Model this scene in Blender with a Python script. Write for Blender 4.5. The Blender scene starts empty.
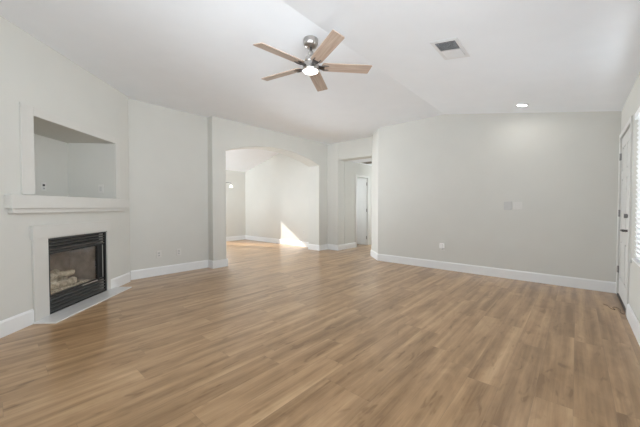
import bpy, bmesh, math, random
from mathutils import Vector, Matrix
random.seed(7)
S = bpy.context.scene
COL = S.collection
R = math.radians
SQ = math.sqrt(2.0)

# ------------------------------------------------------------------ camera, world, lights, exposure
F_PX, EYE = 291.0, 1.165
PITCH = math.atan(6.5 / F_PX)
YAW = R(41.45)
cam = bpy.data.cameras.new('camera')
cam.sensor_fit = 'HORIZONTAL'; cam.sensor_width = 36.0
cam.lens = 36.0 * F_PX / 640.0
cam.clip_start = 0.02; cam.clip_end = 200
camo = bpy.data.objects.new('camera', cam); COL.objects.link(camo)
camo.location = (0, 0, EYE)
camo.rotation_euler = (R(90) - PITCH, 0, YAW)
S.camera = camo

W = bpy.data.worlds.new('world'); S.world = W; W.use_nodes = True
wn = W.node_tree.nodes; wn.clear()
wo = wn.new('ShaderNodeOutputWorld'); wb = wn.new('ShaderNodeBackground')
wb.inputs[0].default_value = (0.72, 0.84, 1.0, 1); wb.inputs[1].default_value = .8
W.node_tree.links.new(wb.outputs[0], wo.inputs[0])

def lamp(name, kind, loc, direction, energy, color=(1, 1, 1), size=None, angle=None, spread=None):
    l = bpy.data.lights.new(name, kind); l.energy = energy; l.color = color
    if kind == 'AREA':
        l.shape = 'RECTANGLE'; l.size, l.size_y = size
        if spread: l.spread = spread
    if kind == 'SUN': l.angle = angle
    if kind == 'POINT': l.shadow_soft_size = size
    o = bpy.data.objects.new(name, l); COL.objects.link(o); o.location = loc
    o.rotation_euler = Vector(direction).to_track_quat('-Z', 'Y').to_euler()
    return o
# the sun comes through the far room's glass door
lamp('sun', 'SUN', (-12, 2, 6), (.917, .398, -.57), 7.5, (1.0, .95, .88), angle=R(.9))
# daylight at the blind window and far glass door, plus added fill lamps
DAY = (.915, .972, 1.02)
lamp('rear_fill', 'AREA', (-1.15, -1.16, 1.6), (-.05, 1, .12), 13.0, DAY, size=(2.5, 1.2), spread=R(75))  # fill lamp at an assumed, unseen window behind the camera
lamp('rear_beam_fill', 'AREA', (-.6, -1.17, 1.7), (-.60, 1, .06), 12.5, DAY, size=(1.2, 1.0), spread=R(40))  # added narrow fill beam aimed at the hallway-opening wall
lamp('blind_window_daylight', 'AREA', (.90, 3.40, 1.65), (-1, .1, -.25), 48.0, DAY, size=(1.5, 1.0), spread=R(130))
lamp('side_fill', 'AREA', (.60, .55, 1.5), (-1, .6, .12), 20.0, DAY, size=(1.5, 1.3))  # fill lamp at an assumed side window out of view
lamp('side_level_fill', 'AREA', (.61, .55, 1.6), (-1, .1, .1), 17.0, DAY, size=(1.5, 1.1), spread=R(80))  # added fill towards the fireplace wall, from the same unseen side
lamp('side_ceiling_fill', 'AREA', (.62, .55, 1.5), (-1, .7, .6), 11.0, DAY, size=(1.5, 1.3), spread=R(90))  # added fill tilted up to brighten the ceiling
lamp('far_room_daylight', 'AREA', (-9.15, 3.75, 1.25), (1, -.05, 0), 212.0, DAY, size=(2.4, 1.7), spread=R(80))
lamp('far_room_front_fill', 'AREA', (-7.4, 1.6, 1.5), (-.5, 1, .12), 32.0, DAY, size=(2.0, 1.5), spread=R(80))  # added fill to even out the far room's back wall
lamp('hall_fill', 'AREA', (-4.23, 9.75, 1.5), (0, -1, 0), 42.0, DAY, size=(.9, 1.6))  # added fill lamp inside the hallway; the end wall has no window
lamp('side_room_fill', 'AREA', (-5.9, 6.75, 1.5), (.3, 1, 0), 22.0, DAY, size=(.7, 1.4))  # added fill lamp inside the side room, which has no window
vs = S.view_settings
vs.view_transform = 'Standard'; vs.look = 'None'; vs.gamma = 1.0; vs.use_curve_mapping = False
vs.exposure = 0.11
cy = S.cycles
cy.max_bounces = 14; cy.diffuse_bounces = 10; cy.glossy_bounces = 5; cy.transparent_max_bounces = 12
cy.sample_clamp_indirect = 6.0

# ------------------------------------------------------------------ materials
def mat(name, color, rough=.6, metal=0.0, noise=0.0, nscale=20.0, bump=0.0, bscale=200.0, spec=.5, emit=None, estr=0.0, trans=0.0):
    m = bpy.data.materials.new(name); m.use_nodes = True
    nt = m.node_tree; b = nt.nodes['Principled BSDF']
    b.inputs['Base Color'].default_value = (*color, 1)
    b.inputs['Roughness'].default_value = rough
    b.inputs['Metallic'].default_value = metal
    b.inputs['Specular IOR Level'].default_value = spec
    if trans: b.inputs['Transmission Weight'].default_value = trans
    if emit:
        b.inputs['Emission Color'].default_value = (*emit, 1); b.inputs['Emission Strength'].default_value = estr
    if noise or bump:
        tc = nt.nodes.new('ShaderNodeTexCoord')
    if noise:
        n = nt.nodes.new('ShaderNodeTexNoise'); n.inputs['Scale'].default_value = nscale; n.inputs['Detail'].default_value = 4
        nt.links.new(tc.outputs['Object'], n.inputs['Vector'])
        r = nt.nodes.new('ShaderNodeMapRange')
        r.inputs[1].default_value = .3; r.inputs[2].default_value = .7
        r.inputs[3].default_value = 1 - noise; r.inputs[4].default_value = 1 + noise
        nt.links.new(n.outputs[0], r.inputs[0])
        mx = nt.nodes.new('ShaderNodeVectorMath'); mx.operation = 'SCALE'
        mx.inputs[0].default_value = color
        nt.links.new(r.outputs[0], mx.inputs['Scale']); nt.links.new(mx.outputs[0], b.inputs['Base Color'])
    if bump:
        n2 = nt.nodes.new('ShaderNodeTexNoise'); n2.inputs['Scale'].default_value = bscale; n2.inputs['Detail'].default_value = 3
        nt.links.new(tc.outputs['Object'], n2.inputs['Vector'])
        bp = nt.nodes.new('ShaderNodeBump'); bp.inputs['Strength'].default_value = bump; bp.inputs['Distance'].default_value = .004
        nt.links.new(n2.outputs[0], bp.inputs['Height']); nt.links.new(bp.outputs[0], b.inputs['Normal'])
    return m

M = {}
M['wall'] = mat('wall_paint', (.622, .618, .58), .75, noise=.012, nscale=3, bump=.12, bscale=60, spec=.25)
M['ceil'] = mat('ceiling_paint', (.85, .88, .915), .9, noise=.01, nscale=4, bump=.18, bscale=45, spec=.15)
M['trim'] = mat('trim_paint', (.79, .80, .80), .36, noise=.008, nscale=6)
M['fptrim'] = mat('mantel_paint', (.615, .605, .57), .42, noise=.012, nscale=8)
M['door'] = mat('door_paint', (.66, .655, .63), .4, noise=.01, nscale=6)
M['hearth'] = mat('white_hearth_tile', (.74, .735, .73), .22, noise=.03, nscale=14)
M['blackmetal'] = mat('black_metal', (.018, .018, .018), .38, .3, noise=.1, nscale=30)
M['louver'] = mat('louver_metal', (.13, .128, .12), .4, .2, noise=.08, nscale=30)
M['nickel'] = mat('brushed_nickel', (.50, .48, .46), .28, 1.0, noise=.05, nscale=60)
M['darknickel'] = mat('dark_nickel', (.13, .125, .12), .35, 1.0, noise=.05, nscale=60)
M['hinge'] = mat('hinge_steel', (.26, .25, .24), .4, .9, noise=.05, nscale=60)
M['plate'] = mat('white_plastic', (.66, .65, .62), .35, noise=.01, nscale=20)
M['greyplate'] = mat('grey_plastic', (.54, .54, .525), .4, noise=.01, nscale=20)
M['adapter'] = mat('adapter_plastic', (.84, .84, .83), .4, noise=.01)
M['slot'] = mat('slot_dark', (.06, .06, .06), .6, noise=.05)
M['vent'] = mat('vent_enamel', (.74, .75, .76), .45, noise=.01)
M['ventbrown'] = mat('grille_enamel', (.22, .19, .15), .6, noise=.05)
M['ventdark'] = mat('duct_interior', (.10, .10, .10), .8, noise=.05)
M['brick'] = mat('firebox_refractory', (.25, .21, .185), .85, noise=.3, nscale=9, bump=.5, bscale=30)
M['log'] = mat('ceramic_log', (.50, .44, .35), .85, noise=.45, nscale=22, bump=.9, bscale=40)
M['ember'] = mat('ember_bed', (.42, .37, .30), .9, noise=.5, nscale=45, bump=.9, bscale=60)
M['lamp'] = mat('fan_lamp', (1, 1, 1), .4, noise=.001, emit=(1, .97, .92), estr=6.0)
M['down'] = mat('downlight_lens', (1, 1, 1), .4, noise=.001, emit=(1, .98, .95), estr=8.0)
M['bulb'] = mat('chandelier_glass', (1, 1, 1), .3, noise=.001, emit=(1, .95, .86), estr=2.0)
M['blind'] = mat('blind_vinyl', (.86, .87, .88), .45, noise=.01, nscale=12)
M['wire'] = mat('wire_jacket', (.13, .085, .06), .5, noise=.1, nscale=50)
M['cream'] = mat('wire_cream', (.62, .52, .42), .5, noise=.1, nscale=50)
M['threshold'] = mat('bronze_threshold', (.05, .035, .025), .45, .4, noise=.1, nscale=40)

def glass_mat():
    m = bpy.data.materials.new('fire_glass'); m.use_nodes = True
    nt = m.node_tree; nt.nodes.clear()
    o = nt.nodes.new('ShaderNodeOutputMaterial'); mix = nt.nodes.new('ShaderNodeMixShader')
    t = nt.nodes.new('ShaderNodeBsdfTransparent'); g = nt.nodes.new('ShaderNodeBsdfGlossy'); f = nt.nodes.new('ShaderNodeFresnel')
    n = nt.nodes.new('ShaderNodeTexNoise'); n.inputs['Scale'].default_value = 3
    rr = nt.nodes.new('ShaderNodeMapRange'); rr.inputs[3].default_value = .03; rr.inputs[4].default_value = .12
    nt.links.new(n.outputs[0], rr.inputs[0]); nt.links.new(rr.outputs[0], g.inputs['Roughness'])
    t.inputs[0].default_value = (.97, .965, .95, 1); f.inputs[0].default_value = 1.9
    g.inputs[0].default_value = (.9, .9, .9, 1)
    gm = nt.nodes.new('ShaderNodeNewGeometry'); iv = nt.nodes.new('ShaderNodeMath'); iv.operation = 'SUBTRACT'; iv.inputs[0].default_value = 1
    nt.links.new(gm.outputs['Backfacing'], iv.inputs[1]); ml = nt.nodes.new('ShaderNodeMath'); ml.operation = 'MULTIPLY'
    nt.links.new(f.outputs[0], ml.inputs[0]); nt.links.new(iv.outputs[0], ml.inputs[1]); nt.links.new(ml.outputs[0], mix.inputs[0]); nt.links.new(t.outputs[0], mix.inputs[1]); nt.links.new(g.outputs[0], mix.inputs[2])
    nt.links.new(mix.outputs[0], o.inputs[0])
    return m
M['glass'] = glass_mat()

def wood_floor():
    m = bpy.data.materials.new('vinyl_plank'); m.use_nodes = True
    nt = m.node_tree; N = nt.nodes; L = nt.links; b = N['Principled BSDF']
    tc = N.new('ShaderNodeTexCoord'); sp = N.new('ShaderNodeSeparateXYZ'); L.new(tc.outputs['Object'], sp.inputs[0])
    def mth(op, a, bb=None, c=None):
        n = N.new('ShaderNodeMath'); n.operation = op
        for i, v in enumerate((a, bb, c)):
            if v is None: continue
            if isinstance(v, (int, float)): n.inputs[i].default_value = v
            else: L.new(v, n.inputs[i])
        return n.outputs[0]
    u = mth('DIVIDE', sp.outputs[0], .182); row = mth('FLOOR', u); fu = mth('FRACT', u)
    w1 = N.new('ShaderNodeTexWhiteNoise'); w1.noise_dimensions = '1D'; L.new(row, w1.inputs['W'])
    v = mth('ADD', mth('DIVIDE', sp.outputs[1], 1.22), mth('MULTIPLY', w1.outputs[0], 7.3))
    cell = mth('FLOOR', v); fv = mth('FRACT', v)
    cb = N.new('ShaderNodeCombineXYZ'); L.new(row, cb.inputs[0]); L.new(cell, cb.inputs[1])
    w2 = N.new('ShaderNodeTexWhiteNoise'); w2.noise_dimensions = '2D'; L.new(cb.outputs[0], w2.inputs['Vector'])
    rnd = w2.outputs[0]
    def stretched(sx, sy, detail, rough=.5, dist=0):
        c = N.new('ShaderNodeCombineXYZ')
        L.new(mth('MULTIPLY', sp.outputs[0], sx), c.inputs[0]); L.new(mth('MULTIPLY', sp.outputs[1], sy), c.inputs[1])
        L.new(mth('MULTIPLY', rnd, 37.0), c.inputs[2])
        n = N.new('ShaderNodeTexNoise'); n.inputs['Scale'].default_value = 1; n.inputs['Detail'].default_value = detail
        n.inputs['Roughness'].default_value = rough; n.inputs['Distortion'].default_value = dist
        L.new(c.outputs[0], n.inputs['Vector']); return n.outputs[0]
    bands = stretched(13, .7, 2)
    fine = stretched(75, 3.0, 5, .6, .4)
    blot = stretched(9, 3.2, 3, .55, 1.0)
    t = mth('ADD', mth('MULTIPLY', rnd, .10), mth('MULTIPLY', bands, 1.05))
    t = mth('ADD', t, mth('MULTIPLY', fine, .40))
    t = mth('ADD', t, mth('MULTIPLY', blot, .45))
    kn = stretched(17, 4.5, 2, .5, .6); mr = N.new('ShaderNodeMapRange'); mr.interpolation_type = 'SMOOTHSTEP'
    L.new(kn, mr.inputs[0]); mr.inputs[1].default_value = .60; mr.inputs[2].default_value = .74; mr.inputs[3].default_value = 0; mr.inputs[4].default_value = .20
    t = mth('SUBTRACT', t, mr.outputs[0])
    t = mth('SUBTRACT', t, .575)
    cr = N.new('ShaderNodeValToRGB'); L.new(t, cr.inputs[0])
    e = cr.color_ramp.elements
    e[0].position = .15; e[0].color = (.235, .128, .050, 1)
    e[1].position = .86; e[1].color = (.640, .425, .232, 1)
    x = cr.color_ramp.elements.new(.48); x.color = (.430, .262, .128, 1)
    # the joints between planks
    eu = mth('MINIMUM', fu, mth('SUBTRACT', 1.0, fu)); ev = mth('MINIMUM', fv, mth('SUBTRACT', 1.0, fv))
    su = mth('LESS_THAN', mth('MULTIPLY', eu, .182), .0012); sv = mth('LESS_THAN', mth('MULTIPLY', ev, 1.22), .0014)
    seam = mth('MAXIMUM', su, sv)
    mx = N.new('ShaderNodeMix'); mx.data_type = 'RGBA'; L.new(mth('MULTIPLY', seam, .32), mx.inputs[0])
    L.new(cr.outputs[0], mx.inputs[6]); mx.inputs[7].default_value = (.12, .08, .05, 1)
    L.new(mx.outputs[2], b.inputs['Base Color'])
    rg = mth('ADD', mth('MULTIPLY', fine, .12), .26)
    L.new(rg, b.inputs['Roughness']); b.inputs['Specular IOR Level'].default_value = .6
    b.inputs['Coat Weight'].default_value = .35; b.inputs['Coat Roughness'].default_value = .2
    bp = N.new('ShaderNodeBump'); bp.inputs['Strength'].default_value = .12; bp.inputs['Distance'].default_value = .001
    L.new(mth('SUBTRACT', fine, seam), bp.inputs['Height']); L.new(bp.outputs[0], b.inputs['Normal'])
    return m
M['floor'] = wood_floor()

def blade_mat():
    m = bpy.data.materials.new('fan_blade_oak'); m.use_nodes = True
    nt = m.node_tree; N = nt.nodes; L = nt.links; b = N['Principled BSDF']
    tc = N.new('ShaderNodeTexCoord'); mp = N.new('ShaderNodeMapping'); mp.inputs['Scale'].default_value = (3, 45, 10)
    n = N.new('ShaderNodeTexNoise'); n.inputs['Detail'].default_value = 5; n.inputs['Scale'].default_value = 1
    cr = N.new('ShaderNodeValToRGB'); L.new(tc.outputs['Object'], mp.inputs[0]); L.new(mp.outputs[0], n.inputs['Vector']); L.new(n.outputs[0], cr.inputs[0])
    cr.color_ramp.elements[0].position = .3; cr.color_ramp.elements[0].color = (.33, .245, .19, 1)
    cr.color_ramp.elements[1].position = .7; cr.color_ramp.elements[1].color = (.50, .395, .32, 1)
    L.new(cr.outputs[0], b.inputs['Base Color']); b.inputs['Roughness'].default_value = .30
    return m
M['blade'] = blade_mat()

# ------------------------------------------------------------------ mesh helpers
def bx(bm, x0, x1, y0, y1, z0, z1, T=None):
    vs = [bm.verts.new((x, y, z)) for z in (z0, z1) for x, y in ((x0, y0), (x1, y0), (x1, y1), (x0, y1))]
    for f in ((3, 2, 1, 0), (4, 5, 6, 7), (0, 1, 5, 4), (1, 2, 6, 5), (2, 3, 7, 6), (3, 0, 4, 7)):
        bm.faces.new([vs[i] for i in f])
    if T is not None:
        for v in vs: v.co = T @ v.co
    return vs
def prism(bm, poly, vec):
    """closed polygon (3-D points) swept by vec"""
    a = [bm.verts.new(p) for p in poly]; b = [bm.verts.new(Vector(p) + Vector(vec)) for p in poly]
    n = len(poly)
    bm.faces.new(list(reversed(a))); bm.faces.new(b)
    for i in range(n): bm.faces.new((a[i], a[(i + 1) % n], b[(i + 1) % n], b[i]))
def lathe(bm, prof, n=32, loc=(0, 0, 0), T=None):
    rings = []
    for r, z in prof:
        if r < 1e-6: rings.append([bm.verts.new((loc[0], loc[1], loc[2] + z))])
        else: rings.append([bm.verts.new((loc[0] + r * math.cos(2 * math.pi * i / n), loc[1] + r * math.sin(2 * math.pi * i / n), loc[2] + z)) for i in range(n)])
    for a, b in zip(rings, rings[1:]):
        for i in range(n):
            j = (i + 1) % n
            if len(a) == 1 and len(b) == 1: continue
            if len(a) == 1: bm.faces.new((a[0], b[i], b[j]))
            elif len(b) == 1: bm.faces.new((a[i], a[j], b[0]))
            else: bm.faces.new((a[i], a[j], b[j], b[i]))
    if T is not None:
        for rg in rings:
            for v in rg: v.co = T @ v.co
def tube(bm, pts, r, n=8):
    pts = [Vector(p) for p in pts]; rings = []
    for k, p in enumerate(pts):
        d = (pts[min(k + 1, len(pts) - 1)] - pts[max(k - 1, 0)]).normalized()
        a = d.orthogonal().normalized() if k == 0 else (pa - d * pa.dot(d)).normalized()
        pa = a; c = d.cross(a); rr = r[k] if isinstance(r, (list, tuple)) else r
        rings.append([bm.verts.new(p + rr * (math.cos(2 * math.pi * i / n) * a + math.sin(2 * math.pi * i / n) * c)) for i in range(n)])
    for A, B in zip(rings, rings[1:]):
        for i in range(n): bm.faces.new((A[i], A[(i + 1) % n], B[(i + 1) % n], B[i]))
    bm.faces.new(list(reversed(rings[0]))); bm.faces.new(rings[-1])
def obj(name, bm, m, parent=None, smooth=False, bevel=0.0, seg=2):
    bmesh.ops.recalc_face_normals(bm, faces=bm.faces)
    me = bpy.data.meshes.new(name); bm.to_mesh(me); bm.free()
    me.materials.append(M[m] if isinstance(m, str) else m)
    if smooth:
        for p in me.polygons: p.use_smooth = True
    o = bpy.data.objects.new(name, me); COL.objects.link(o)
    if parent: o.parent = parent
    if bevel:
        b = o.modifiers.new('bevel', 'BEVEL'); b.width = bevel; b.segments = seg; b.limit_method = 'ANGLE'; b.angle_limit = R(40)
        for p in me.polygons: p.use_smooth = True
        w = o.modifiers.new('wn', 'WEIGHTED_NORMAL'); w.keep_sharp = True
    return o
def B(): return bmesh.new()
def struct(o, label=None):
    o['kind'] = 'structure'
    if label: o['label'] = label
    return o
def thing(name, label, cat, loc=(0, 0, 0), rz=0, group=None, M4=None):
    o = bpy.data.objects.new(name, None); COL.objects.link(o); o.empty_display_size = .1
    if M4 is not None: o.matrix_world = M4
    else: o.location = loc; o.rotation_euler = (0, 0, rz)
    o['label'] = label; o['category'] = cat
    if group: o['group'] = group
    return o
def tag(o, label, cat, group=None):
    o['label'] = label; o['category'] = cat
    if group: o['group'] = group
    return o

# ------------------------------------------------------------------ the room's measurements (metres)
XR, YW = .425, 5.58            # right wall, long rear-right wall
XA, XF = -5.15, -5.55          # both faces of the arch wall
XL = -5.325                    # left wall beyond the fireplace
YN = 6.15                      # wall with the hallway opening
YB = -1.0                      # wall behind the camera
ZC, ZR, XC = 2.875, 2.44, -1.86   # flat ceiling, ceiling at the right wall, crease
XFL = -8.95; YF = 6.08         # far room
HX0, HX1 = -4.79, -3.674       # hallway
def slope_z(x): return ZC - (x - XC) * (ZC - ZR) / (XR - XC)
# frame of the diagonal fireplace wall: s along it, d out into the room
Oc = Vector((-1.9, -1.9, 0)); Sv = Vector((-1, 1, 0)) / SQ; Dv = Vector((1, 1, 0)) / SQ
TD = Matrix(((Sv.x, Dv.x, 0, Oc.x), (Sv.y, Dv.y, 0, Oc.y), (0, 0, 1, 0), (0, 0, 0, 1)))
SE = 4.72                     # where the diagonal wall ends
def dbx(bm, s0, s1, d0, d1, z0, z1): bx(bm, s0, s1, d0, d1, z0, z1, TD)

# floor
bm = B(); bx(bm, -9.3, .75, -1.4, 10.1, -.12, 0); struct(obj('floor', bm, 'floor'))

# ceilings
bm = B()
pts = [(-5.45, ZC), (XC, ZC), (XR + .14, slope_z(XR + .14)), (XR + .14, ZC + .25), (-5.45, ZC + .25)]
prism(bm, [(x, YB - .14, z) for x, z in pts], (0, YN + .12 - YB + .14, 0))
struct(obj('ceiling', bm, 'ceil'))
bm = B()
def far_z(x): return 2.42 + (x - XFL) * .243
prism(bm, [(x, 1.7, z) for x, z in ((XFL - .15, far_z(XFL - .15)), (XF, far_z(XF)), (XF, far_z(XF) + .15), (XFL - .15, far_z(XFL) + .15))], (0, YF + .14 - 1.7, 0))
struct(obj('ceiling_far_room', bm, 'ceil'))
bm = B(); bx(bm, HX0 - .12, HX1 + .14, YN + .12, 10.1, 2.44, 2.6); struct(obj('ceiling_hallway', bm, 'ceil'))
bm = B(); bx(bm, -6.4, HX0 - .12, 6.62, 8.5, 2.44, 2.6); struct(obj('ceiling_side_room', bm, 'ceil'))

# long wall on the right of the photograph, with its top following the ceiling
bm = B()
prism(bm, [(-3.24, YW, 0), (XR + .12, YW, 0), (XR + .12, YW, slope_z(XR + .12)), (XC, YW, ZC), (-3.24, YW, ZC)], (0, .12, 0))
struct(obj('wall_right_long', bm, 'wall'))
bm = B()   # its 45 degree end and the side of the hallway behind
prism(bm, [(-3.24, YW, 0), (-3.24, YW + .12, 0), (-3.24, YN + .3, 0), (HX1, YN + .3, 0), (HX1, 6.014, 0)], (0, 0, ZC))
struct(obj('wall_angled_end', bm, 'wall', bevel=.018, seg=4))
bm = B(); bx(bm, HX1, HX1 + .12, YN + .3, 10.0, 0, 2.6); struct(obj('wall_hallway_right', bm, 'wall'))
# right wall with the entry door and the window
bm = B()
DY0, DY1, DZ = 4.50, 5.505, 2.07
WY0, WY1, WZ0, WZ1 = 2.75, 4.06, .66, 2.05
for y0, y1, z0, z1 in ((YB, WY0, 0, 3), (WY0, WY1, 0, WZ0), (WY0, WY1, WZ1, 3), (WY1, DY0, 0, 3), (DY0, DY1, DZ, 3), (DY1, YW, 0, 3)):
    if z1 == 3: z1 = slope_z(XR)
    if y0 == YB:
        bx(bm, XR, XR + .12, YB, -.25, z0, z1); bx(bm, XR, XR + .12, -.25, 1.35, 0, .6); bx(bm, XR, XR + .12, -.25, 1.35, 2.2, z1)
        bx(bm, XR, XR + .12, 1.35, y1, z0, z1)
    else: bx(bm, XR, XR + .12, y0, y1, z0, z1)
struct(obj('wall_right', bm, 'wall'))
# wall behind the camera, with a wide window
bm = B()
def rear_top(x): return ZC if x <= XC else slope_z(x)
for x0, x1, z0, z1 in ((-2.9, -2.45, 0, 9), (-2.45, .15, 0, .2), (-2.45, .15, 2.25, 9), (.15, XR, 0, 9)):
    if z1 < 9: bx(bm, x0, x1, YB - .12, YB, z0, z1)
    else:
        prof = [(x0, z0), (x1, z0), (x1, rear_top(x1))] + ([(XC, ZC)] if x0 < XC < x1 else []) + [(x0, rear_top(x0))]
        prism(bm, [(x, YB, z) for x, z in prof], (0, -.12, 0))
struct(obj('wall_behind_camera', bm, 'wall'))

# wall with the hallway opening
bm = B()
bx(bm, XF, HX0, YN, YN + .3, 0, ZC); bx(bm, HX0, HX1, YN, YN + .3, 2.412, ZC)
struct(obj('wall_hallway_opening', bm, 'wall', bevel=.018, seg=4))
# hallway: left wall with a doorway, end wall
bm = B(); CY0, CY1 = 7.03, 7.63
for y0, y1, z0, z1 in ((YN + .3, CY0, 0, 2.44), (CY0, CY1, 2.05, 2.44), (CY1, 10.0, 0, 2.44)): bx(bm, HX0 - .12, HX0, y0, y1, z0, z1)
struct(obj('wall_hallway_left', bm, 'wall'))
bm = B(); bx(bm, HX0 - .12, HX1 + .12, 9.9, 10.02, 0, 2.6); struct(obj('wall_hallway_end', bm, 'wall'))
bm = B()
bx(bm, -6.4, -6.28, 6.62, 8.5, 0, 2.44); bx(bm, -6.28, HX0 - .12, 6.62, 6.72, 0, 2.44); bx(bm, -6.28, HX0 - .12, 8.4, 8.5, 0, 2.44)
struct(obj('wall_side_room', bm, 'wall'))

# arch wall
bm = B()
AY0, AY1, ZS, ZP = 3.06, 5.80, 2.265, 2.505
half = (AY1 - AY0) / 2; sag = ZP - ZS; rad = (half * half + sag * sag) / (2 * sag); yc = (AY0 + AY1) / 2
def arch(y): return ZP - rad + math.sqrt(rad * rad - (y - yc) ** 2)
n = 40; ys = [AY0 + (AY1 - AY0) * i / n for i in range(n + 1)]
TOPZ = 3.32
Ya, Yb = 2.775, YN
for X in (XA, XF):
    def fv(y, z): return bm.verts.new((X, y, z))
low = lambda y: arch(y)
def ring(X):
    d = {}
    d['bl'] = bm.verts.new((X, Ya, 0)); d['bj'] = bm.verts.new((X, AY0, 0)); d['bk'] = bm.verts.new((X, AY1, 0)); d['br'] = bm.verts.new((X, Yb, 0))
    d['tl'] = bm.verts.new((X, Ya, TOPZ)); d['tr'] = bm.verts.new((X, Yb, TOPZ))
    d['sl'] = bm.verts.new((X, Ya, ZS)); d['sr'] = bm.verts.new((X, Yb, ZS))
    d['a'] = [bm.verts.new((X, y, arch(y))) for y in ys]; d['t'] = [bm.verts.new((X, y, TOPZ)) for y in ys]
    return d
A_, F_ = ring(XA), ring(XF)
for d in (A_, F_):
    bm.faces.new((d['bl'], d['bj'], d['a'][0], d['sl'])); bm.faces.new((d['bk'], d['br'], d['sr'], d['a'][-1]))
    bm.faces.new((d['sl'], d['a'][0], d['t'][0], d['tl'])); bm.faces.new((d['a'][-1], d['sr'], d['tr'], d['t'][-1]))
    for i in range(n): bm.faces.new((d['a'][i], d['a'][i + 1], d['t'][i + 1], d['t'][i]))
def br(k, j, i1=None, j1=None):
    a, b_ = (A_[k] if i1 is None else A_[k][i1]), (A_[j] if j1 is None else A_[j][j1])
    c, e_ = (F_[k] if i1 is None else F_[k][i1]), (F_[j] if j1 is None else F_[j][j1])
    bm.faces.new((a, b_, e_, c))
br('bl', 'sl'); br('sl', 'tl'); br('sr', 'br'); br('tr', 'sr'); br('bl', 'bj'); br('bk', 'br')
br('bj', 'a', None, 0); br('bk', 'a', None, -1)
for i in range(n): br('a', 'a', i, i + 1); br('t', 't', i, i + 1)
br('tl', 't', None, 0); br('tr', 't', None, -1)
struct(obj('wall_arch', bm, 'wall', bevel=.016, seg=3))
# left wall between arch wall and fireplace
bm = B(); bx(bm, XL - .2, XL, 1.0, Ya, 0, ZC); struct(obj('wall_left', bm, 'wall'))

# far room
bm = B(); bx(bm, XFL - .12, XF, YF, YF + .12, 0, 3.4); struct(obj('wall_far_room_back', bm, 'wall'))
bm = B()
for y0, y1, z0, z1 in ((1.8, 3.62, 0, 2.45), (3.62, 3.80, 1.985, 2.45), (3.80, 4.36, 0, 2.45), (4.36, 5.24, 1.985, 2.45), (5.24, YF, 0, 2.45)):
    bx(bm, XFL - .12, XFL, y0, y1, z0, z1)
struct(obj('wall_far_room_left', bm, 'wall'))
bm = B(); bx(bm, XFL - .12, -8.4, 1.7, 1.82, 0, 3.4); bx(bm, -6.0, XF, 1.7, 1.82, 0, 3.4); bx(bm, -8.4, -6.0, 1.7, 1.82, 0, .6); bx(bm, -8.4, -6.0, 1.7, 1.82, 2.35, 3.4); struct(obj('wall_far_room_front', bm, 'wall'))

# diagonal wall with the fireplace and the niche above it
bm = B()
N0, N1, NZ0, NZ1, ND = 3.095, 4.372, 1.285, 2.075, -.64
G0, G1, GZ0, GZ1 = 3.235, 4.15, .02, .825
s0 = 1.27; t = -.12
dbx(bm, s0, N0, t, 0, 0, ZC); dbx(bm, N1, SE, t, 0, 0, ZC)
dbx(bm, N0, N1, t, 0, NZ1, ZC); dbx(bm, N0, N1, t, 0, GZ1, NZ0)
dbx(bm, N0, G0, t, 0, 0, GZ1); dbx(bm, G1, N1, t, 0, 0, GZ1); dbx(bm, G0, G1, t, 0, 0, GZ0)
# the niche's own walls
dbx(bm, N0 - .08, N0, ND, t, NZ0 - .08, NZ1 + .08); dbx(bm, N1, N1 + .08, ND, t, NZ0 - .08, NZ1 + .08)
dbx(bm, N0, N1, ND, t, NZ1, NZ1 + .08); dbx(bm, N0, N1, ND, t, NZ0 - .08, NZ0); dbx(bm, N0 - .08, N1 + .08, ND - .08, ND, NZ0 - .08, NZ1 + .08)
struct(obj('wall_fireplace', bm, 'wall'))

# ------------------------------------------------------------------ baseboards
BH, BT = .148, .016
def base(bm, x0, y0, x1, y1, side=1):
    """board along p0-p1, thickness to the left of the direction (side=1)"""
    p0, p1 = Vector((x0, y0, 0)), Vector((x1, y1, 0)); d = (p1 - p0).normalized(); nn = Vector((-d.y, d.x, 0)) * side
    prof = ((0, 0), (BT, 0), (BT, BH - .018), (BT * .45, BH), (0, BH))
    prism(bm, [p0 + nn * a + Vector((0, 0, z)) for a, z in prof], p1 - p0)
def baseboard(name, segs):
    bm = B()
    for s in segs: base(bm, *s)
    return struct(obj(name, bm, 'trim'))
T2 = BT * math.tan(R(22.5))
baseboard('baseboard_right_long', [(-3.24 - T2, YW, XR - .001, YW, -1), (HX1, 6.014, -3.24, YW, -1)])
baseboard('baseboard_hallway_right', [(HX1, 9.9, HX1, 6.014 - T2, -1)])
baseboard('baseboard_right', [(XR, YB, XR, DY0 - .07, 1)])
baseboard('baseboard_behind_camera', [(-2.78, YB, -2.5, YB, 1), (.2, YB, XR - BT, YB, 1)])
baseboard('baseboard_hallway_opening', [(XA, YN, HX0 + BT, YN, -1), (HX0, YN, HX0, CY0 - .065, -1)])
baseboard('baseboard_arch', [(XA, Ya - BT, XA, AY0 + BT, -1), (XA, AY1 - BT, XA, YN - BT, -1), (XA, AY1, XF, AY1, 1), (XA, AY0, XF, AY0, -1), (XL + BT, Ya, XA, Ya, -1)])
baseboard('baseboard_left', [(XL, 1.46, XL, Ya - BT, -1)])
baseboard('baseboard_far_room_back', [(XFL, YF, XF, YF, -1)])
baseboard('baseboard_far_room_left', [(XFL, 5.26, XFL, YF - BT, -1), (XFL, 3.84, XFL, 4.32, -1)])
bm = B()
pA, pB, pC = TD @ Vector((1.4, 0, 0)), TD @ Vector((3.055, 0, 0)), TD @ Vector((SE - .035, 0, 0))
pD = TD @ Vector((4.214, 0, 0))
base(bm, pA.x, pA.y, pB.x, pB.y, -1); base(bm, pD.x, pD.y, pC.x, pC.y, -1)
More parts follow.
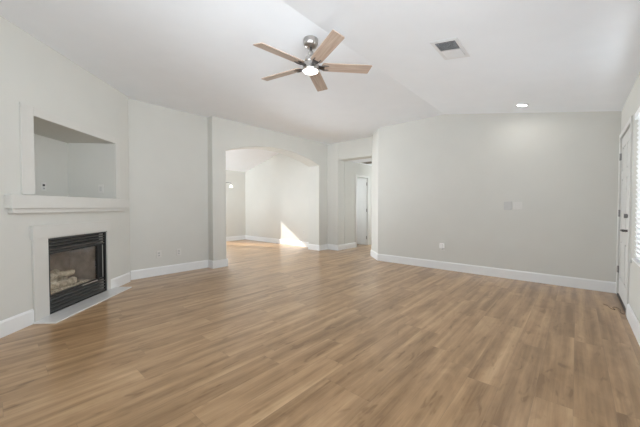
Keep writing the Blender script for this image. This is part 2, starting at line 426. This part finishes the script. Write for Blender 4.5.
struct(obj('baseboard_fireplace', bm, 'trim'))

# ------------------------------------------------------------------ niche casing, mantel, fireplace
bm = B()
c0, c1, cz = 2.962, 4.47, 2.165
dbx(bm, c0, N0, 0, .018, NZ0, cz); dbx(bm, N1, c1, 0, .018, NZ0, cz); dbx(bm, N0, N1, 0, .018, NZ1, cz)
struct(obj('trim_1', bm, 'fptrim', bevel=.003))

mt = thing('mantel_shelf', 'long painted white mantel shelf with a stepped lower edge under the wall niche', 'mantel', M4=TD @ Matrix.Translation((3.69, 0, 1.15)))
inv = mt.matrix_world.inverted()
def dpart(bm, s0, s1, d0, d1, z0, z1, root_inv): bx(bm, s0, s1, d0, d1, z0, z1, root_inv @ TD)
bm = B(); dpart(bm, 2.80, 4.590, .0005, .068, 1.150, 1.2785, inv); obj('shelf_board', bm, 'fptrim', mt, bevel=.004)
bm = B(); dpart(bm, 2.835, 4.535, .0005, .042, 1.103, 1.150, inv); obj('lower_moulding', bm, 'fptrim', mt, bevel=.004)

fp = thing('fireplace', 'black gas fireplace with louvered grilles in a plain white surround and hearth', 'fireplace', M4=TD @ Matrix.Translation((3.68, 0, 0)))
inv = fp.matrix_world.inverted()
bm = B(); dpart(bm, 3.060, G0 - .006, .0005, .022, .016, .842, inv); obj('surround_leg', bm, 'fptrim', fp, bevel=.003)
bm = B(); dpart(bm, G1 + .006, 4.214, .0005, .022, .016, .842, inv); obj('surround_leg', bm, 'fptrim', fp, bevel=.003)
bm = B(); dpart(bm, 3.040, 4.205, .0005, .034, .842, .978, inv); obj('surround_header', bm, 'fptrim', fp, bevel=.003)
bm = B(); dpart(bm, 3.035, 4.335, -.0, .235, .001, .016, inv); hb = obj('hearth_slab', bm, 'hearth', fp, bevel=.003)
hb['label'] = 'thin white tile hearth slab'
# steel front: frame
fr = None
bm = B()
fy0, fy1 = -.02, .006
for a in ((G0 - .006, G0 + .022, GZ0, GZ1), (G1 - .022, G1 + .006, GZ0, GZ1), (G0, G1, GZ1 - .016, GZ1 + .004), (G0, G1, GZ0 - .002, GZ0 + .014)):
    dpart(bm, a[0], a[1], fy0, fy1, a[2], a[3], inv)
obj('outer_frame', bm, 'blackmetal', fp, bevel=.002)
def louvers(z0, z1, k, nm):
    bmb = B(); dpart(bmb, G0 + .022, G1 - .022, -.08, -.07, z0, z1, inv); g = obj(nm, bmb, 'blackmetal', fp)
    h = (z1 - z0) / k
    for i in range(k):
        za = z0 + i * h + h * .14; zb = z0 + (i + 1) * h - h * .58
        b2 = B()
        poly = [(G0 + .02, -.045, za + .012), (G0 + .02, -.004, za - .002), (G0 + .02, .004, za + .004), (G0 + .02, .002, zb - .004), (G0 + .02, -.006, zb), (G0 + .02, -.045, zb + .006)]
        poly = [inv @ TD @ Vector(p) for p in poly]
        v = (inv @ TD).to_3x3() @ Vector((G1 - G0 - .04, 0, 0))
        prism(b2, poly, v); obj('louver', b2, 'louver', g)
louvers(.672, .806, 4, 'upper_grille')
louvers(.036, .192, 4, 'lower_grille')
# the fire chamber's steel jambs and the glass front
bm = B()
dpart(bm, G0 + .022, G0 + .045, -.05, -.008, .192, .672, inv); dpart(bm, 4.03, G1 - .022, -.05, -.030, .192, .672, inv)
dpart(bm, G0 + .022, G1 - .022, -.05, -.012, .655, .672, inv); dpart(bm, G0 + .022, G1 - .022, -.05, -.010, .192, .214, inv)
dpart(bm, 4.015, 4.03, -.05, -.012, .192, .672, inv)
obj('glass_frame', bm, 'blackmetal', fp, bevel=.002)
bm = B(); dpart(bm, G0 + .045, 4.015, -.030, -.026, .214, .655, inv); go = obj('glass_pane', bm, 'glass', fp); go['label'] = 'reflective glass pane'
bm = B()
dpart(bm, G0 + .04, G1 - .02, -.46, -.44, .192, .70, inv); dpart(bm, G0 + .03, G0 + .045, -.44, -.05, .192, .70, inv); dpart(bm, G1 - .04, G1 - .025, -.44, -.05, .192, .70, inv)
dpart(bm, G0 + .03, G1 - .02, -.46, -.05, .675, .70, inv); dpart(bm, G0 + .03, G1 - .02, -.46, -.05, .175, .200, inv)
obj('firebox_lining', bm, 'brick', fp)
bm = B(); dpart(bm, 3.72, 3.98, -.008, .004, .198, .210, inv); go = obj('glass_latch', bm, 'nickel', fp); go['label'] = 'bright metal strip under the glass'

lg = bpy.data.objects.new('log_set', None); COL.objects.link(lg); lg.parent = fp; lg.matrix_local = inv @ TD @ Matrix.Translation((3.54, -.19, .2)); lg['label'] = 'pale ceramic log set behind the glass'
def rough_log(p0, p1, r, seed):
    rnd = random.Random(seed); b = B(); k = 14; n_ = 14; p0, p1 = Vector(p0), Vector(p1); d = (p1 - p0); a = d.orthogonal().normalized(); c = d.normalized().cross(a)
    ph = rnd.random() * 6; rings = []
    for i in range(k):
        tt = i / (k - 1); cen = p0 + d * tt + a * .012 * math.sin(tt * 5 + ph) + c * .010 * math.cos(tt * 4 + ph)
        rr = r * (1 + .10 * math.sin(tt * 9 + ph)) * (.82 if i in (0, k - 1) else 1)
        rings.append([b.verts.new(cen + (rr * (1 + .14 * rnd.uniform(-1, 1))) * (math.cos(2 * math.pi * j / n_) * a + math.sin(2 * math.pi * j / n_) * c)) for j in range(n_)])
    for A, Bq in zip(rings, rings[1:]):
        for j in range(n_): b.faces.new((A[j], A[(j + 1) % n_], Bq[(j + 1) % n_], Bq[j]))
    b.faces.new(rings[0]); b.faces.new(rings[-1]); return b
for p0, p1, r, sd in (((-.24, .08, .085), (.20, .09, .075), .045, 1), ((-.20, -.10, .10), (.26, -.08, .10), .055, 2),
                      ((-.14, .06, .17), (.12, -.06, .19), .040, 3), ((-.02, -.10, .19), (.24, .05, .155), .036, 4), ((-.26, .0, .07), (-.10, .13, .10), .04, 5)):
    obj('log', rough_log(p0, p1, r, sd), 'log', lg, smooth=True)
bm = B(); rnd = random.Random(3)
gx, gy = 26, 12; grid = [[bm.verts.new((-.30 + .68 * i / gx, -.20 + .345 * j / gy, .004 + (0 if i in (0, gx) or j in (0, gy) else .022 + .022 * rnd.random()))) for j in range(gy + 1)] for i in range(gx + 1)]
for i in range(gx):
    for j in range(gy): bm.faces.new((grid[i][j], grid[i + 1][j], grid[i + 1][j + 1], grid[i][j + 1]))
obj('ember_bed', bm, 'ember', lg)['kind'] = 'stuff'

# ------------------------------------------------------------------ outlets, switches
def frame_on(normal, loc):
    """matrix whose x runs along the wall, y points out of the wall, z up"""
    nrm = Vector(normal).normalized(); x = nrm.cross(Vector((0, 0, 1)))
    return Matrix(((x.x, nrm.x, 0, loc[0]), (x.y, nrm.y, 0, loc[1]), (0, 0, 1, loc[2]), (0, 0, 0, 1)))
def outlet(label, normal, loc, kind='duplex', w=.075, h=.118, group=None):
    t = thing('wall_outlet' if kind in ('duplex', 'dark', 'plug') else 'light_switch', label, 'outlet' if kind in ('duplex', 'dark', 'plug') else 'switch', M4=frame_on(normal, loc), group=group)
    bm = B(); bx(bm, -w / 2, w / 2, .0006, .007, -h / 2, h / 2); obj('cover_plate', bm, 'plate', t, bevel=.003)
    if kind in ('duplex', 'dark', 'plug'):
        for z in (.021, -.021):
            bm = B(); bx(bm, -.017, .017, .007, .0095, z - .014, z + .014); r_ = obj('receptacle', bm, 'slot' if (kind == 'dark' and z > 0) else 'greyplate', t, bevel=.002)
            bm = B()
            for x in (-.007, .007): bx(bm, x - .0015, x + .0015, .0095, .0105, z - .004, z + .006)
            obj('slot', bm, 'slot', r_)
    return t
outlet('white duplex outlet low on the left wall, nearer the fireplace', (1, 0, 0), (XL, 1.885, .36))
outlet('white duplex outlet low on the left wall, nearer the arch', (1, 0, 0), (XL, 2.215, .36))
outlet('white outlet with a dark socket on the back wall of the niche over the mantel', TD.to_3x3() @ Vector((0, 1, 0)), TD @ Vector((3.97, ND, 1.425)), 'dark')
t = outlet('white switch plate on the right-hand side wall of the niche over the mantel', TD.to_3x3() @ Vector((-1, 0, 0)), TD @ Vector((N1, -.19, 1.425)), 'switch', .075, .118)
bm = B(); bx(bm, -.017, .017, .007, .010, -.033, .033); obj('rocker', bm, 'greyplate', t, bevel=.002)
outlet('small white outlet low on the back wall of the room beyond the arch', (0, -1, 0), (-5.99, YF, .42))
t = outlet('white outlet with a plug-in adapter low on the long right wall', (0, -1, 0), (-1.87, YW, .405), 'plug')
bm = B(); bx(bm, -.036, .036, .0107, .085, -.004, .085); ad = tag(obj('plug_adapter', bm, 'adapter', None, bevel=.008), 'small white adapter plugged into the outlet on the long right wall', 'adapter'); ad.matrix_world = t.matrix_world.copy()
t = outlet('white double rocker switch plate on the long right wall, right of the grey box', (0, -1, 0), (-.712, YW, 1.185), 'switch', .118, .118)
for x in (-.025, .025):
    bm = B(); bx(bm, x - .017, x + .017, .007, .011, -.034, .034); obj('rocker', bm, 'plate', t, bevel=.002)
t = thing('thermostat', 'flat pale grey thermostat box on the long right wall, left of the double switch', 'thermostat', M4=frame_on((0, -1, 0), (-.845, YW, 1.185)))
bm = B(); bx(bm, -.055, .055, .0006, .024, -.068, .068); obj('case', bm, 'greyplate', t, bevel=.005)
bm = B(); bx(bm, -.038, .038, .024, .0255, .0, .045); obj('display', bm, 'greyplate', t, bevel=.001)

# ------------------------------------------------------------------ ceiling fan
FX, FY = -2.06, 2.19
fan = thing('ceiling_fan', 'five-blade ceiling fan with light wood blades, nickel body and round lit lamp', 'ceiling fan', (FX, FY, 2.488))
z0 = -2.488
bm = B(); lathe(bm, [(0, ZC + z0 - .001), (.072, ZC + z0 - .001), (.074, ZC + z0 - .008), (.073, ZC + z0 - .052), (.058, ZC + z0 - .078), (.024, ZC + z0 - .086), (0, ZC + z0 - .086)], 36); obj('canopy', bm, 'nickel', fan, smooth=True)
bm = B(); lathe(bm, [(0, 2.81 + z0), (.0125, 2.81 + z0), (.0125, 2.72 + z0), (0, 2.72 + z0)], 20); obj('downrod', bm, 'darknickel', fan, smooth=True)
bm = B(); lathe(bm, [(0, .262), (.020, .262), (.027, .252), (.027, .228), (.022, .220), (.038, .210), (.058, .190), (.064, .165), (.066, .150), (0, .150)], 32); obj('rod_cover', bm, 'nickel', fan, smooth=True)
bm = B(); lathe(bm, [(0, .150), (.058, .150), (.078, .142), (.084, .128), (.084, .085), (.088, .080), (.088, .066), (.080, .063), (0, .063)], 40); obj('motor_housing', bm, 'nickel', fan, smooth=True)
bm = B(); lathe(bm, [(.0745, .0635), (.0735, .059), (.058, .055), (.03, .053), (0, .0525)], 40); lo = obj('light_lens', bm, 'lamp', fan, smooth=True); lo['label'] = 'round glowing white lens'
bm = B(); lathe(bm, [(0, .0), (.006, .0), (.007, .008), (.0035, .014), (.0015, .02), (.0015, .064), (0, .064)], 10, (.075, -.05, 0)); obj('pull_chain', bm, 'nickel', fan, smooth=True)
def blade_mesh():
    b = B(); xs = [.112, .120, .140, .28, .42, .56, .618, .628]; hw = [.034, .050, .060, .062, .063, .064, .064, .058]
    secs = []
    for x, w_ in zip(xs, hw):
        xe = x
        secs.append([b.verts.new((xe + (.022 * (-1) if False else 0), -w_, -.004)), b.verts.new((xe, w_, -.004)), b.verts.new((xe, w_, .004)), b.verts.new((xe, -w_, .004))])
    for v in secs[-1]: 
        if v.co.y > 0: v.co.x -= .018
    for v in secs[-2]:
        if v.co.y > 0: v.co.x -= .016
    for A, Bq in zip(secs, secs[1:]):
        for i in range(4): b.faces.new((A[i], A[(i + 1) % 4], Bq[(i + 1) % 4], Bq[i]))
    b.faces.new(secs[0]); b.faces.new(secs[-1]); return b
def iron_mesh():
    b = B()
    for s_ in (-1, 1):
        tube(b, [(.080, .010 * s_, -.006), (.11, .022 * s_, -.010), (.150, .030 * s_, -.011), (.185, .030 * s_, -.010)], [.007, .0065, .006, .004], 8)
    bx(b, .08, .14, -.024, .024, -.012, -.0045)
    return b
first = None
for k in range(5):
    ang = R(47.5 + 72 * k)
    if first is None:
        bl = obj('blade', blade_mesh(), 'blade', fan, bevel=.002); ir = obj('blade_iron', iron_mesh(), 'darknickel', bl, smooth=False); first = bl
    else:
        bl = first.copy(); COL.objects.link(bl); bl.parent = fan
        c = ir.copy(); COL.objects.link(c); c.parent = bl
    bl.matrix_local = Matrix.Translation((0, 0, .112)) @ Matrix.Rotation(ang, 4, 'Z') @ Matrix.Rotation(R(-12), 4, 'X')

# ------------------------------------------------------------------ ceiling vent and downlight on the sloping ceiling
sl = math.atan((ZC - ZR) / (XR - XC))
def slope_frame(x, y): return Matrix.Translation((x, y, slope_z(x))) @ Matrix.Rotation(sl, 4, 'Y')
v = thing('ceiling_vent', 'white two-way ceiling register on the sloping ceiling of the main room', 'vent', M4=slope_frame(-.947, 2.995))
bm = B()
ow, oh, iw, ih = .125, .215, .092, .176
for a in ((-ow, -iw, -oh, oh), (iw, ow, -oh, oh), (-iw, iw, -oh, -ih), (-iw, iw, ih, oh), (-iw, iw, -.004, .004)): bx(bm, a[0], a[1], a[2], a[3], -.006, -.0005)
obj('frame', bm, 'vent', v, bevel=.002)
bm = B(); bx(bm, -iw, iw, -ih, ih, -.0015, -.0006); obj('duct_opening', bm, 'ventdark', v)
for i in range(16):
    b2 = B(); yy = -ih + .006 + (ih - .01) * (i % 8 + .5) / 8 + (0 if i < 8 else ih)
    tilt = R(40 if i < 8 else -15)
    T_ = Matrix.Translation((0, yy, -.006)) @ Matrix.Rotation(tilt, 4, 'X')
    hw_ = .0085 if i < 8 else .0068
    bx(b2, -iw + .001, iw - .001, -hw_, hw_, -.0005, .0005, T_)
    for q in b2.verts: q.co.z = min(q.co.z, -.0017)
    obj('vane', b2, 'vent', v)
d = thing('recessed_light', 'small round lit downlight in the sloping ceiling near the long wall', 'downlight', M4=slope_frame(-.616, 5.11))
bm = B(); lathe(bm, [(.062, -.0005), (.084, -.0005), (.084, -.004), (.066, -.008), (.062, -.006)], 36); obj('trim_ring', bm, 'vent', d, smooth=True)
bm = B(); lathe(bm, [(0, -.0045), (.062, -.0045), (.062, -.001), (0, -.001)], 36); obj('lens', bm, 'down', d)
lamp('downlight_light', 'AREA', (-.616, 5.11, slope_z(-.616) - .02), (0, 0, -1), 1.8, (1, .98, .95), size=(.1, .1))
# hallway return grille
v = thing('return_air_grille', 'grey-brown grille in the hallway ceiling above the hallway door', 'vent', (-4.385, 7.19, 2.44))
bm = B()
for a in ((-.30, -.27, -.2, .2), (.27, .30, -.2, .2), (-.27, .27, -.2, -.17), (-.27, .27, .17, .2)): bx(bm, *a, -.012, -.0005)
obj('frame', bm, 'vent', v)
bm = B()
for i in range(14): bx(bm, -.27, .27, -.165 + i * .0245, -.155 + i * .0245, -.010, -.004)
bx(bm, -.27, .27, -.17, .17, -.003, -.0006)
obj('grille', bm, 'ventbrown', v)

# ------------------------------------------------------------------ entry door
def panel_door(name, w, h, th, rails, cols, m):
    """leaf in local x 0..w, y 0 (front face, facing -y) .. th"""
    b = B(); st = .11
    bx(b, 0, w, .008, th, 0, h)
    xs = [0]; pw = (w - st * (cols + 1)) / cols
    for c in range(cols + 1): bx(b, c * (pw + st), c * (pw + st) + st, 0, .008, 0, h)
    zs = rails
    edges = [0] + [z for z in zs] + [h]
    for (a, c_) in zs: 
        for c in range(cols): bx(b, st + c * (pw + st), st + c * (pw + st) + pw, 0, .008, a, c_)
    gaps = []
    for (a0, a1), (b0, b1) in zip(zs, zs[1:]):
        for c in range(cols):
            x0 = st + c * (pw + st); bx(b, x0 + .022, x0 + pw - .022, .002, .008, a1 + .022, b0 - .022)
    return obj(name, b, m)
rails6 = [(0, .22), (.70, .84), (1.50, 1.60), (1.90, 2.04)]
d1 = panel_door('door_1', DY1 - DY0 - .012, 2.035, .04, rails6, 2, 'door')
struct(d1, 'white six-panel entry door in the right wall')
d1.matrix_world = Matrix.Translation((XR + .004, DY1 - .006, .022)) @ Matrix.Rotation(R(-90), 4, 'Z')
# local x -> world -Y, local -y -> world -X
wd = DY1 - DY0 - .012
def rosette(name, b, m, parent): return obj(name, b, m, parent, smooth=True)
RX = Matrix.Rotation(R(90), 4, 'X')
bm = B(); lathe(bm, [(0, 0), (.032, 0), (.032, .006), (.028, .012), (.018, .014), (.018, .022), (0, .022)], 24, T=Matrix.Translation((wd - .065, 0, 1.045)) @ RX); bx(bm, wd - .071, wd - .059, -.045, -.02, 1.022, 1.068); h_ = obj('deadbolt', bm, 'darknickel', d1); h_['label'] = 'dark metal deadbolt'
bm = B(); lathe(bm, [(0, 0), (.032, 0), (.032, .006), (.028, .010), (.013, .013), (.013, .045), (0, .045)], 24, T=Matrix.Translation((wd - .065, 0, .885)) @ RX)
tube(bm, [(wd - .065, -.045, .885), (wd - .10, -.055, .885), (wd - .195, -.052, .882)], [.015, .013, .011], 10); h_ = obj('lever_handle', bm, 'darknickel', d1); h_['label'] = 'dark metal lever handle'
for z in (.32, 1.06, 1.80):
    bm = B(); tube(bm, [(-.004, -.012, z - .045), (-.004, -.012, z + .045)], .009, 10); bx(bm, -.003, .016, -.006, -.0005, z - .045, z + .045); obj('hinge', bm, 'hinge', d1)
bm = B(); bx(bm, XR - .012, XR + .118, DY0, DY1, .0005, .020); struct(obj('trim_2', bm, 'threshold', bevel=.004), 'dark bronze threshold of the entry door')
bm = B()   # casing
cw = .05
bx(bm, XR - .016, XR - .0005, DY0 - cw, DY0 + .004, 0, DZ + cw); bx(bm, XR - .016, XR - .0005, DY1 - .002, YW - .001, 0, DZ + cw); bx(bm, XR - .016, XR - .0005, DY0 + .004, DY1 - .002, DZ - .006, DZ + cw)
struct(obj('trim_3', bm, 'door', bevel=.003), 'white casing around the entry door')
bm = B()   # outside behind the door
bx(bm, XR + .06, XR + .118, DY0, DY0 + .006, 0, DZ); bx(bm, XR + .06, XR + .118, DY1 - .006, DY1, 0, DZ)
bx(bm, XR + .012, XR + .04, DY0 - .0, DY0 + .0055, .02, DZ - .01)  # shade of the gap beside the leaf, built as a dark strip
struct(obj('trim_4', bm, 'slot'))
# window with blind
bm = B()
for a in ((WY0, WY0 + .04, WZ0, WZ1), (WY1 - .04, WY1, WZ0, WZ1), (WY0 + .04, WY1 - .04, WZ0, WZ0 + .04), (WY0 + .04, WY1 - .04, WZ1 - .04, WZ1), (WY0 + .04, WY1 - .04, 1.34, 1.37)):
    bx(bm, XR + .075, XR + .115, a[0], a[1], a[2], a[3])
w_ = struct(obj('window_1', bm, 'trim'), 'white-framed window behind the blind')
blind = thing('window_blind', 'white horizontal slatted blind hanging over the window beside the entry door', 'blind', (XR, 3.42, 1.35))
y0, y1 = WY0 - 3.42 + .008, WY1 - 3.42 - .008
bm = B(); bx(bm, -.030, .030, y0, y1, .640, .692); obj('headrail', bm, 'blind', blind, bevel=.003)
bm = B(); k = 30
for i in range(k):
    z = -.655 + i * (1.28 / (k - 1)); T_ = Matrix.Translation((0, 0, z)) @ Matrix.Rotation(R(64), 4, 'Y')
    bx(bm, -.025, .025, y0, y1, -.0014, .0014, T_)
obj('slats', bm, 'blind', blind)
bm = B(); bx(bm, -.025, .025, y0, y1, -.689, -.672); obj('bottom_rail', bm, 'blind', blind, bevel=.003)
bm = B(); tube(bm, [(-.032, y1 - .03, .64), (-.034, y1 - .03, -.68)], .0012, 6); lathe(bm, [(0, -.72), (.006, -.718), (.008, -.70), (.003, -.682), (0, -.68)], 10, (-.034, y1 - .03, 0)); obj('pull_cord', bm, 'greyplate', blind)

# wires on the floor beside the entry door
def wire(bm, pts, r):
    out = []; P = [Vector(p) for p in pts]
    for i in range(len(P) - 1):
        a, b_, c, e = P[max(i - 1, 0)], P[i], P[i + 1], P[min(i + 2, len(P) - 1)]
        for q in range(6):
            s = q / 6; out.append(.5 * ((2 * b_) + (c - a) * s + (2 * a - 5 * b_ + 4 * c - e) * s * s + (3 * b_ - a - 3 * c + e) * s ** 3))
    out.append(P[-1]); tube(bm, out, r, 8)
bm = B(); wire(bm, [(.405, 4.56, .003), (.395, 4.53, .003), (.375, 4.60, .003), (.385, 4.70, .003), (.355, 4.78, .003), (.325, 4.74, .003), (.34, 4.66, .003), (.31, 4.68, .003), (.285, 4.80, .003), (.25, 4.84, .003)], .0022)
tag(obj('loose_wire', bm, 'wire', smooth=True), 'thin dark loose wire coiled on the floor at the entry door', 'wire')

# ------------------------------------------------------------------ hallway door, opened into the side room
d2 = panel_door('door_2', .56, 2.02, .035, [(0, .2), (.72, .84), (1.30, 1.40), (1.88, 2.02)], 1, 'door')
struct(d2, 'white panelled door standing open off the hallway')
d2.matrix_world = Matrix.Translation((HX0 - .012 - .56, CY1 - .045, .012))
for z in (.22, 1.05, 1.85):
    bm = B(); tube(bm, [(.566, -.006, z - .05), (.566, -.006, z + .05)], .009, 10); bx(bm, .545, .562, -.003, -.0003, z - .05, z + .05); obj('hinge', bm, 'hinge', d2)
bm = B()
bx(bm, HX0, HX0 + .014, CY0 - .06, CY0, 0, 2.05 + .06); bx(bm, HX0, HX0 + .014, CY1, CY1 + .06, 0, 2.05 + .06); bx(bm, HX0, HX0 + .014, CY0, CY1, 2.05, 2.11)
bx(bm, HX0 - .12, HX0, CY1 - .012, CY1 - .0005, 0, 2.05)
struct(obj('trim_5', bm, 'door', bevel=.003), 'white casing of the hallway doorway')

# ------------------------------------------------------------------ chandelier of the far room
ch = thing('chandelier', 'nickel chandelier arm and lit glass shade just showing at the left edge of the arch', 'chandelier', (-7.65, 4.36, 1.80))
bm = B(); lathe(bm, [(0, -.06), (.018, -.05), (.03, -.02), (.022, .02), (.03, .06), (.012, .12), (.008, .2), (.008, far_z(-7.65) - 1.80 - .03), (.055, far_z(-7.65) - 1.80 - .028), (.055, far_z(-7.65) - 1.80 - .014), (0, far_z(-7.65) - 1.80 - .014)], 20); obj('stem', bm, 'nickel', ch, smooth=True)
for k in range(3):
    a = R(48 + 120 * k); c, s = math.cos(a), math.sin(a)
    bm = B(); tube(bm, [(.02 * c, .02 * s, 0), (.10 * c, .10 * s, .045), (.22 * c, .22 * s, .07), (.29 * c, .29 * s, .05), (.30 * c, .30 * s, .0)], .007, 8); ar = obj('arm', bm, 'darknickel', ch, smooth=True)
    bm = B(); lathe(bm, [(0, .005), (.018, .0), (.03, -.025), (.042, -.065), (.046, -.08), (.042, -.08), (0, -.06)], 20, (.30 * c, .30 * s, 0)); obj('shade', bm, 'bulb', ar, smooth=True)
